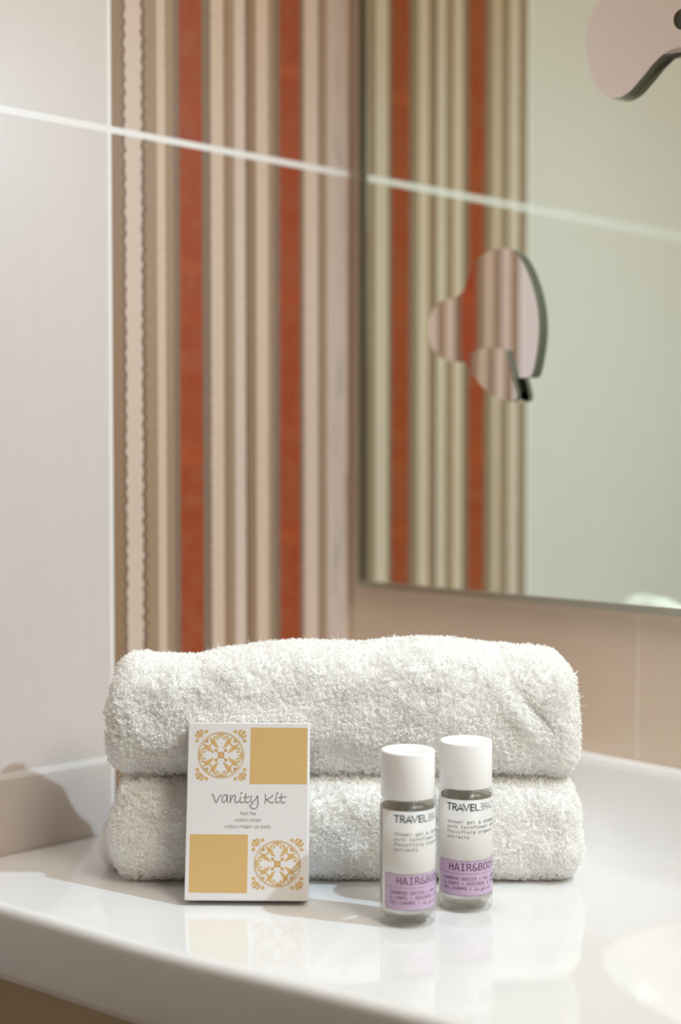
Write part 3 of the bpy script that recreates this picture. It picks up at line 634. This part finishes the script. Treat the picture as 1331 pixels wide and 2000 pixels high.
def make_bottle():
    b = empty('toiletry_bottle')
    outer = [(0, .0012), (.0088, .0010), (.0112, 0), (.0128, .0003), (.0136, .0013), (BR, .0032), (BR, .0590), (.0136, .0603), (.0126, .0610), (.0102, .0616), (.0098, .0625), (.0098, .0720)]
    inner = [(.0090, .0720), (.0090, .0612), (.0098, .0604), (.0122, .0598), (.0129, .0588), (.0130, .0060), (.0122, .0042), (.0102, .0034), (0, .0032)]
    body = lathe('body', outer + inner, M_pet, b)
    body['label'] = 'clear plastic bottle body'
    gel = [(0, .0033), (.0101, .0035), (.0121, .0043), (.01292, .0060), (.01292, .0586), (.0127, .0589), (0, .0586)]
    g = lathe('gel', gel, M_gel, body); g['label'] = 'pale clear shower gel'
    capp = [(0, .0724), (.0096, .0724), (.0104, .0720), (.0104, .0632), (.0132, .0628), (.01345, .0632), (.01345, .0851), (.01325, .0857), (.0126, .0860), (.0112, .0860), (.0108, .0857), (0, .0857)]
    c = lathe('cap', capp, M_cap, b)
    c['label'] = 'plain white screw cap'
    la = band('label', -76, 248, .0072, .0579, BR + .00008, M_label, b); 
    so = la.modifiers.new('s', 'SOLIDIFY'); so.thickness = .00006; so.offset = -1
    pur = band('lilac_panel', -65, 150, .0091, .0268, BR + .00014, M_lilac, la, rc=.0012); pur['label'] = 'lilac panel'
    ln = []
    for z in (.0268, .0203, .0092):
        ln.append((z - .00009, z + .00009))
    V, Fc = [], []
    x0, x1 = deg(-65), deg(150)
    for a, c2 in ln:
        m = len(V); V += [(x0, a), (x1, a), (x1, c2), (x0, c2)]; Fc.append((m, m + 1, m + 2, m + 3))
    m = len(V); V += [(x0, .0092), (x0 + .00018, .0092), (x0 + .00018, .0268), (x0, .0268)]; Fc.append((m, m + 1, m + 2, m + 3))
    wrap('panel_outline', (V, Fc), M_lline, la, BR + .00018)
    # TRAVEL in heavy strokes, CARE thin and mirrored
    zb, h, wv = .0526, .0033, .00060
    def sc(x, y): return (x, zb + y * h)
    x = deg(-41); T = []
    u = .0033
    T += [stroke([sc(x, 1), sc(x + .78 * u, 1)], wv, sm=False), stroke([sc(x + .39 * u, 1), sc(x + .39 * u, 0)], wv, sm=False)]
    x += 1.03 * u
    def Rr(x, s, wv):
        return [stroke([sc(x, 0), sc(x, 1)], wv, sm=False), stroke([sc(x, 1), sc(x + s * .3 * u, 1), sc(x + s * .52 * u, .86), sc(x + s * .5 * u, .6), sc(x + s * .28 * u, .5), sc(x, .5)], wv),
                stroke([sc(x + s * .26 * u, .5), sc(x + s * .6 * u, 0)], wv, sm=False)]
    T += Rr(x, 1, wv); x += .76 * u
    T += [stroke([sc(x, 0), sc(x + .42 * u, 1), sc(x + .84 * u, 0)], wv, sm=False), stroke([sc(x + .15 * u, .3), sc(x + .69 * u, .3)], wv, sm=False)]; x += .90 * u
    T += [stroke([sc(x, 1), sc(x + .42 * u, 0), sc(x + .84 * u, 1)], wv, sm=False)]; x += 1.10 * u
    T += [stroke([sc(x, 0), sc(x, 1)], wv, sm=False)] + [stroke([sc(x, k), sc(x + .5 * u, k)], wv, sm=False) for k in (0.03, .5, .97)]; x += .80 * u
    T += [stroke([sc(x, 1), sc(x, 0.03), sc(x + .5 * u, 0.03)], wv, sm=False)]; x += .74 * u
    wrap('brand_lettering', merge(T), M_ink, la, BR + .00019)
    T = []; wv = .00026
    T += [stroke([sc(x + .5 * u, 0), sc(x + .5 * u, 1)], wv, sm=False)] + [stroke([sc(x, k), sc(x + .5 * u, k)], wv, sm=False) for k in (0.02, .5, .98)]; x += .7 * u
    x += .55 * u; T += Rr(x, -1, wv); x += .16 * u
    T += [stroke([sc(x, 0), sc(x + .4 * u, 1), sc(x + .8 * u, 0)], wv, sm=False), stroke([sc(x + .14 * u, .33), sc(x + .66 * u, .33)], wv, sm=False)]; x += .95 * u
    T += [stroke([sc(x, .9), sc(x + .2 * u, 1), sc(x + .5 * u, .97), sc(x + .7 * u, .7), sc(x + .7 * u, .3), sc(x + .5 * u, .03), sc(x + .2 * u, 0), sc(x, .1)], wv)]
    wrap('mirrored_lettering', merge(T), M_ink2, la, BR + .00019)
    # small type
    ad = .00150; cw = .0030; L = []
    for i, s in enumerate(['Shower gel & shampoo', 'with Cornflower and', 'Passiflora organic', 'extracts']):
        L.append(text2d(s, 'm', deg(-41), .0460 - i * .00255, cw, ad / 430 * 1000, ad))
    wrap('description_lettering', merge(L), M_ink2, la, BR + .00019, split=False)
    wrap('name_lettering', text2d('HAIR&BODY', 'm', deg(-37), .0219, .0072, .0071, .00305), M_vink, la, BR + .00019)
    L = []; ad = .00127
    for i, s in enumerate(['SHAMPOO DOCCIA / GEL CHEVEUX', '& CORPS / DUSCHGEL & SHAMPOO', 'GEL-CHAMPÚ / ']):
        L.append(text2d(s, 'm', deg(-50), .0170 - i * .00245, .0030, ad / 430 * 1000, ad))
    ax, az, k = deg(-50) + 13.2 * ad, .0121, .00042      # the line of Arabic script
    A = [[(0, 1), (.5, 0), (2, -.1), (3.4, 0), (3.8, .9), (4.2, 0), (5, 0), (5.4, 1)], [(1.2, 2.2), (1.6, 2.2)], [(2.4, 2.4), (2.8, 2.4)], [(2.6, 3.0), (2.7, 3.0)],
         [(8.0, -1.2), (8.8, -.9), (9.4, .2), (10.2, 0), (11, .1), (11.4, 1), (12, 0), (12.6, .2)], [(9.6, -1.6), (10, -1.6)], [(10.6, 2.1), (11, 2.1)], [(12.9, 2.8), (12.9, .2)],
         [(14.5, -1.3), (15.4, -.9), (15.9, .2), (16.4, .9)], [(18, .2), (19, 0), (20, .8), (21, 0), (22.5, .1), (22.6, 2.6)], [(19.4, 2.1), (19.8, 2.1)]]
    L += [stroke([(ax + p[0] * k, az + p[1] * k) for p in q], .00026) for q in A]
    wrap('translation_lettering', merge(L), M_vink, la, BR + .00019, split=False)
    # short batch code near the foot of the body
    q = [(.0012, .0040), (.0022, .0036), (.0026, .0042), (.0032, .0039), (.0036, .0044), (.0044, .0043), (.0052, .0049), (.0068, .0050), (.0078, .0053), (.0088, .0051)]
    wrap('batch_code', stroke(q, .00028, sm=False), M_ink2, body, BR + .00006)
    return b
proto = make_bottle()
def copy_tree(o, parent=None):
    c = o.copy(); C.objects.link(c)
    if parent: c.parent = parent
    for ch in o.children: copy_tree(ch, c)
    return c
proto.location = (.0644, .7240, 0)
proto.rotation_euler = (0, 0, R(-5.1))
front_b = copy_tree(proto)
front_b.location = (.03345, .7005, 0); front_b.rotation_euler = (0, 0, R(10.3))
tag(proto, 'clear white-capped bottle with lilac label, the sharper rear one on the right', 'bottle', 'shower gel bottles')
tag(front_b, 'clear white-capped bottle with lilac label, the slightly blurred front one next to the card box', 'bottle', 'shower gel bottles')

# ------------------------------------------------------------------ folded terry towels
def mat_terry():
    x = NT('terry_cotton'); x.p.inputs['Base Color'].default_value = (.985, .98, .97, 1)
    x.p.inputs['Roughness'].default_value = .9; x.p.inputs['Specular IOR Level'].default_value = .15
    x.p.inputs['Sheen Weight'].default_value = .15
    return x.m
def mat_pile():
    x = NT('terry_loops'); t = x.t
    d = x.n('ShaderNodeBsdfDiffuse'); d.inputs[0].default_value = (.992, .988, .975, 1)
    tr = x.n('ShaderNodeBsdfTranslucent'); tr.inputs[0].default_value = (.992, .985, .965, 1)
    g = x.n('ShaderNodeBsdfGlossy'); g.inputs[0].default_value = (1, 1, 1, 1); g.inputs['Roughness'].default_value = .38
    m = x.n('ShaderNodeMixShader'); m.inputs[0].default_value = .30; x.l(d.outputs[0], m.inputs[1]); x.l(tr.outputs[0], m.inputs[2])
    m2 = x.n('ShaderNodeMixShader'); m2.inputs[0].default_value = .02; x.l(m.outputs[0], m2.inputs[1]); x.l(g.outputs[0], m2.inputs[2])
    x.l(m2.outputs[0], x.out.inputs[0]); t.nodes.remove(x.p)
    return x.m
M_terry, M_pile = mat_terry(), mat_pile()

def fbm(p, s, seed): return noise.fractal(Vector((p[0] * s + seed, p[1] * s - seed, p[2] * s)), 1.0, 2.0, 2)

def towel_shell(x0, x1, y0, y1, z0, ztop, xb, disp, n_layers=4, taper=0.0):
    """grid (stations along x) x (loop of the cross-section); returns verts, faces"""
    h0 = ztop(0.0) - z0
    NL = 220
    a = (y1 - y0) / 2; yc = (y0 + y1) / 2
    # cross-section, parametrised evenly: unit loop with semicircular folds
    hh = h0 / 2; m = 2 / 2.9
    base = []
    K = 2000
    for k in range(K):
        th = 2 * math.pi * k / K
        cy, cz = math.cos(th), math.sin(th)
        base.append((math.copysign(abs(cy) ** m, cy), math.copysign(abs(cz) ** m, cz)))
    def outline(d):
        pts = []
        for cy, cz in base:
            s = (a - hh) if cy >= 0 else -(a - hh)
            rr = max(hh - d, 1e-4)
            pts.append((s * min(1, abs(cy) * 6) + cy * rr, cz * rr))
        # resample by length
        L = [0]
        for i in range(K):
            p, q = pts[i], pts[(i + 1) % K]; L.append(L[-1] + math.hypot(q[0] - p[0], q[1] - p[1]))
        out, j = [], 0
        for k in range(NL):
            t = L[-1] * k / NL
            while L[j + 1] < t: j += 1
            u = (t - L[j]) / max(1e-9, L[j + 1] - L[j]); p, q = pts[j], pts[(j + 1) % K]
            out.append((p[0] + (q[0] - p[0]) * u, p[1] + (q[1] - p[1]) * u))
        return out
    o0 = outline(0)
    Re = .009
    st = []                                            # (xfrac side, x offset from end, inset)
    def cap(side):
        s = []
        for k in range(14):                            # flat end: rings from the middle outwards
            d = hh * .97 - (hh * .97 - Re) * k / 13
            g = .0016 * math.cos(2 * math.pi * (hh - d) / (2 * hh / n_layers)) - .0016
            s.append((side, g + .0005, d))
        for k in range(1, 9):
            ang = k / 8 * math.pi / 2
            s.append((side, -Re * (1 - math.cos(ang)), Re * (1 - math.sin(ang))))
        return s
    left = cap(-1); right = cap(1)
    nx = int((x1 - x0 - 2 * Re) / .0022)
    rows = []
    for side, off, d in left: rows.append((x0 - off, d, -1))
    for i in range(1, nx): rows.append((x0 + Re + (x1 - x0 - 2 * Re) * i / nx, 0, 0))
    for side, off, d in reversed(right): rows.append((x1 + off, d, 1))
    cache = {}
    V = []
    for x, d, side in rows:
        if d not in cache: cache[d] = outline(d) if d else o0
        for (py, pz) in cache[d]:
            zr = pz / hh                               # -1..1
            yy = yc + py
            hx = ztop(x) - z0
            zz = z0 + hx / 2 + pz * hx / h0
            bk = min(1, max(0, (yy - (y0 + .024)) / .036)); bk = bk * bk * (3 - 2 * bk)
            if zr > -.3: zz -= taper * hx * bk * (zr + .3) / 1.3
            k = max(0, 1 - abs(x - (x0 if x < (x0 + x1) / 2 else x1)) / .03)
            xx = x + (k * xb(zr, -1 if x < (x0 + x1) / 2 else 1))
            V.append([xx, yy, zz])
    n = len(rows); Fc = []
    for i in range(n - 1):
        for j in range(NL):
            j2 = (j + 1) % NL
            Fc.append((i * NL + j, i * NL + j2, (i + 1) * NL + j2, (i + 1) * NL + j))
    # normals for displacement
    P = np.array(V); G = P.reshape(n, NL, 3)
    du = np.roll(G, -1, 1) - np.roll(G, 1, 1)
    dv = np.empty_like(G); dv[1:-1] = G[2:] - G[:-2]; dv[0] = G[1] - G[0]; dv[-1] = G[-1] - G[-2]
    N = np.cross(du, dv); N /= np.linalg.norm(N, axis=2, keepdims=True) + 1e-12
    ctr = G.mean(axis=(0, 1)); 
    if ((G - ctr) * N).sum() < 0: N = -N; Fc = [f[::-1] for f in Fc]
    Nf = N.reshape(-1, 3)
    for i in range(len(V)):
        p = P[i]; e = disp(p, Nf[i]); P[i] = p + Nf[i] * e
    P[:, 2] = np.maximum(P[:, 2], z0 + .0002)
    # close the two ends
    V = [tuple(q) for q in P]
    Fc.append(tuple(range(NL))); Fc.append(tuple(range(n * NL - 1, (n - 1) * NL - 1, -1)))
    return V, Fc

def add_pile(parent, dens, seed, hgt=.0026, zmin=.0008, hid=None, name='terry_pile'):
    """loops of yarn rooted all over the cloth"""
    rng = np.random.default_rng(seed)
    me = parent.data; nv = len(me.vertices)
    co = np.empty(nv * 3); me.vertices.foreach_get('co', co); co = co.reshape(-1, 3)
    me.calc_loop_triangles(); nt = len(me.loop_triangles)
    tr = np.empty(nt * 3, dtype=np.int32); me.loop_triangles.foreach_get('vertices', tr); tr = tr.reshape(-1, 3)
    vn = np.empty(nv * 3); me.vertices.foreach_get('normal', vn); vn = vn.reshape(-1, 3)
    A, B, Cc = co[tr[:, 0]], co[tr[:, 1]], co[tr[:, 2]]
    area = np.linalg.norm(np.cross(B - A, Cc - A), axis=1) / 2
    Nn = int(area.sum() * dens)
    idx = rng.choice(nt, Nn, p=area / area.sum())
    r1, r2 = np.sqrt(rng.random(Nn)), rng.random(Nn)
    wa, wb_, wc = (1 - r1)[:, None], (r1 * (1 - r2))[:, None], (r1 * r2)[:, None]
    P = A[idx] * wa + B[idx] * wb_ + Cc[idx] * wc
    T = tr[idx]; N = vn[T[:, 0]] * wa + vn[T[:, 1]] * wb_ + vn[T[:, 2]] * wc
    N /= np.linalg.norm(N, axis=1, keepdims=True) + 1e-9
    keep = P[:, 2] > zmin
    if hid is not None: keep &= ~hid(P)
    P, N = P[keep], N[keep]; n = len(P)
    # knitted rows: roots gather on columns 1.3 mm apart
    col = np.round(P[:, 0] / .0014) * .0014
    front = (np.abs(N[:, 0]) < .6)
    P[:, 0] = np.where(front, col + rng.normal(0, .00022, n), P[:, 0])
    # coherent lean field
    def fld(s, k): 
        a = np.sin(P[:, 0] * s + 1.7 * k + 2.1 * np.sin(P[:, 2] * s * .8 + k)) + np.sin(P[:, 2] * s * 1.3 + 2.3 * k + 1.6 * np.sin(P[:, 0] * s * .7 - k)) + .7 * np.sin((P[:, 0] + P[:, 1] + P[:, 2]) * s * .57 + k)
        return a[:, None]
    ref = np.where(np.abs(N[:, :1]) > .9, np.array([[0, 1., 0]]), np.array([[1., 0, 0]]))
    U = ref - N * (ref * N).sum(1, keepdims=True); U /= np.linalg.norm(U, axis=1, keepdims=True)
    W = np.cross(N, U)
    lean = U * (fld(260, seed) * .24 + rng.normal(0, .40, (n, 1))) + W * (fld(230, seed + 3) * .24 + rng.normal(0, .40, (n, 1)))
    ang = rng.random((n, 1)) * 2 * math.pi
    side = U * np.cos(ang) + W * np.sin(ang)
    side2 = U * -np.sin(ang) + W * np.cos(ang)
    h = hgt * (.65 + .6 * rng.random((n, 1))) * (1 + .22 * fld(170, seed + 5) / 2)
    stray = rng.random((n, 1)) < .012
    wl_ = .0009 * (.6 + .8 * rng.random((n, 1)))
    ks = 7
    pts = np.empty((n, ks, 3))
    for k in range(ks):
        t = k / (ks - 1)
        up = np.sin(t * math.pi * .82) / 1.0
        loop = P + N * h * up + lean * h * up * .8 + side * wl_ * 2 * (t - .5) * (1 if k else 1) + side2 * wl_ * .7 * math.sin(t * 2 * math.pi)
        fib = P + N * h * 1.9 * t + lean * h * t * 1.2 + side * wl_ * 1.3 * t * t
        pts[:, k] = np.where(stray, fib, loop)
    rad = np.empty((n, ks), dtype=np.float32)
    for k in range(ks): rad[:, k] = np.where(stray[:, 0], .00009, .000185)
    hc = bpy.data.hair_curves.new(name)
    hc.add_curves([ks] * n)
    hc.attributes['position'].data.foreach_set('vector', pts.astype(np.float32).ravel()) if 'position' in hc.attributes else hc.position_data.foreach_set('vector', pts.astype(np.float32).ravel())
    ra = hc.attributes.get('radius') or hc.attributes.new('radius', 'FLOAT', 'POINT')
    ra.data.foreach_set('value', rad.ravel())
    hc.materials.append(M_pile)
    o = bpy.data.objects.new(name, hc); C.objects.link(o); o.parent = parent
    o['kind'] = 'stuff'
    return o

def interp(tab):
    xs = [a for a, b in tab]; ys = [b for a, b in tab]
    return lambda x: float(np.interp(x, xs, ys))
def gauss(p, c, sx, sz, ang=0.0):
    dx, dz = p[0] - c[0], p[2] - c[1]
    ca, sa = math.cos(ang), math.sin(ang)
    u, v = dx * ca + dz * sa, -dx * sa + dz * ca
    return math.exp(-(u / sx) ** 2 - (v / sz) ** 2)

PILE = .0022
Y0 = .7580
def z_at(py, Y=.815): return CAM_H - (py - 900) / F * Y
def x_at(px, Y=.79): return (px - 665.5) / F * Y
top_tab = interp([(x_at(a, .79), z_at(b, .79) - PILE) for a, b in
                  [(240, 1278), (258, 1270), (290, 1268), (330, 1272), (388, 1277), (430, 1264), (500, 1252), (560, 1246), (650, 1249), (760, 1243), (870, 1240),
                   (950, 1248), (1000, 1256), (1050, 1258), (1085, 1263), (1100, 1270)]])
ZL = .0562
def disp_up(p, n):
    e = .0011 * fbm(p, 38, 3.1) + .0007 * fbm(p, 95, 7.7)
    if n[1] < .3:
        e -= .0042 * gauss(p, (x_at(1045, .76), z_at(1385, .765)), .013, .0032, -.85)
        e += .0022 * gauss(p, (x_at(1018, .76), z_at(1392, .765)), .014, .004, -.85)
        e -= .0016 * gauss(p, (x_at(1075, .76), z_at(1420, .765)), .010, .003, -.75)
        e += .0015 * gauss(p, (x_at(330, .76), z_at(1340, .765)), .03, .012)
        e -= .0018 * gauss(p, (x_at(640, .76), z_at(1470, .765)), .05, .008)
    return e
def xb_up(zr, side): return side * (.0052 * (1 - ((zr + .25) / 1.1) ** 2) - (.0018 if side > 0 else -.0002))
V, Fc = towel_shell(x_at(243, .79), x_at(1106, .79), Y0, Y0 + .056, ZL, top_tab, xb_up, disp_up, taper=.50)
up = obj('folded_towel', V, Fc, M_terry, None, smooth=True)
tag(up, 'fluffy white folded terry towel, the upper one of the stack of two', 'towel', 'stacked white towels')
def disp_lo(p, n):
    e = .0009 * fbm(p, 40, 13.1) + .0006 * fbm(p, 95, 17.7)
    if n[1] < .3:
        e += .0012 * gauss(p, (x_at(690, .76), z_at(1570, .765)), .03, .008)
        e -= .0012 * gauss(p, (x_at(1060, .76), z_at(1600, .765)), .012, .012)
    return e
def xb_lo(zr, side): return side * .0040 * (1 - ((zr + .2) / 1.1) ** 2)
low_top = interp([(-.13, ZL - .0008), (-.10, ZL + .0004), (.09, ZL + .0004), (.125, ZL - .001)])
V, Fc = towel_shell(x_at(247, .79), x_at(1108, .79), Y0 - .0005, Y0 + .057, 0.0, low_top, xb_lo, disp_lo, taper=.30)
lo = obj('folded_towel', V, Fc, M_terry, None, smooth=True)
tag(lo, 'white folded terry towel resting on the washbasin shelf, the lower one of the stack', 'towel', 'stacked white towels')
# the inner fold of the lower towel sticks out on the left, behind its front fold
def fold_piece(xa, xb2, ya, yb, za, zb2, sd):
    V, Fc = towel_shell(xa, xb2, ya, yb, za, lambda x: zb2, lambda z, s: 0.0, lambda p, n: .0009 * fbm(p, 60, sd), 2)
    o = obj('inner_fold', V, Fc, M_terry, lo, smooth=True); return o
f1 = fold_piece(-.1275, -.095, .776, .808, .0012, .0375, 5.0)
f2 = fold_piece(-.1335, -.100, .782, .806, .0012, .0250, 9.0)
inside_lo = lambda P: (P[:, 0] > -.116)
DENS = 900000
add_pile(up, DENS, 1, hid=lambda P: (P[:, 2] < ZL + .0008) | (P[:, 1] > .90) )
add_pile(lo, DENS, 2, hid=lambda P: (P[:, 1] > .90) | ((P[:, 2] > ZL - .004) & (P[:, 1] > .780) & (P[:, 1] < .800) & (np.abs(P[:, 0]) < .112)))
add_pile(f1, DENS * .8, 3, hid=inside_lo)
add_pile(f2, DENS * .8, 4, hid=inside_lo)
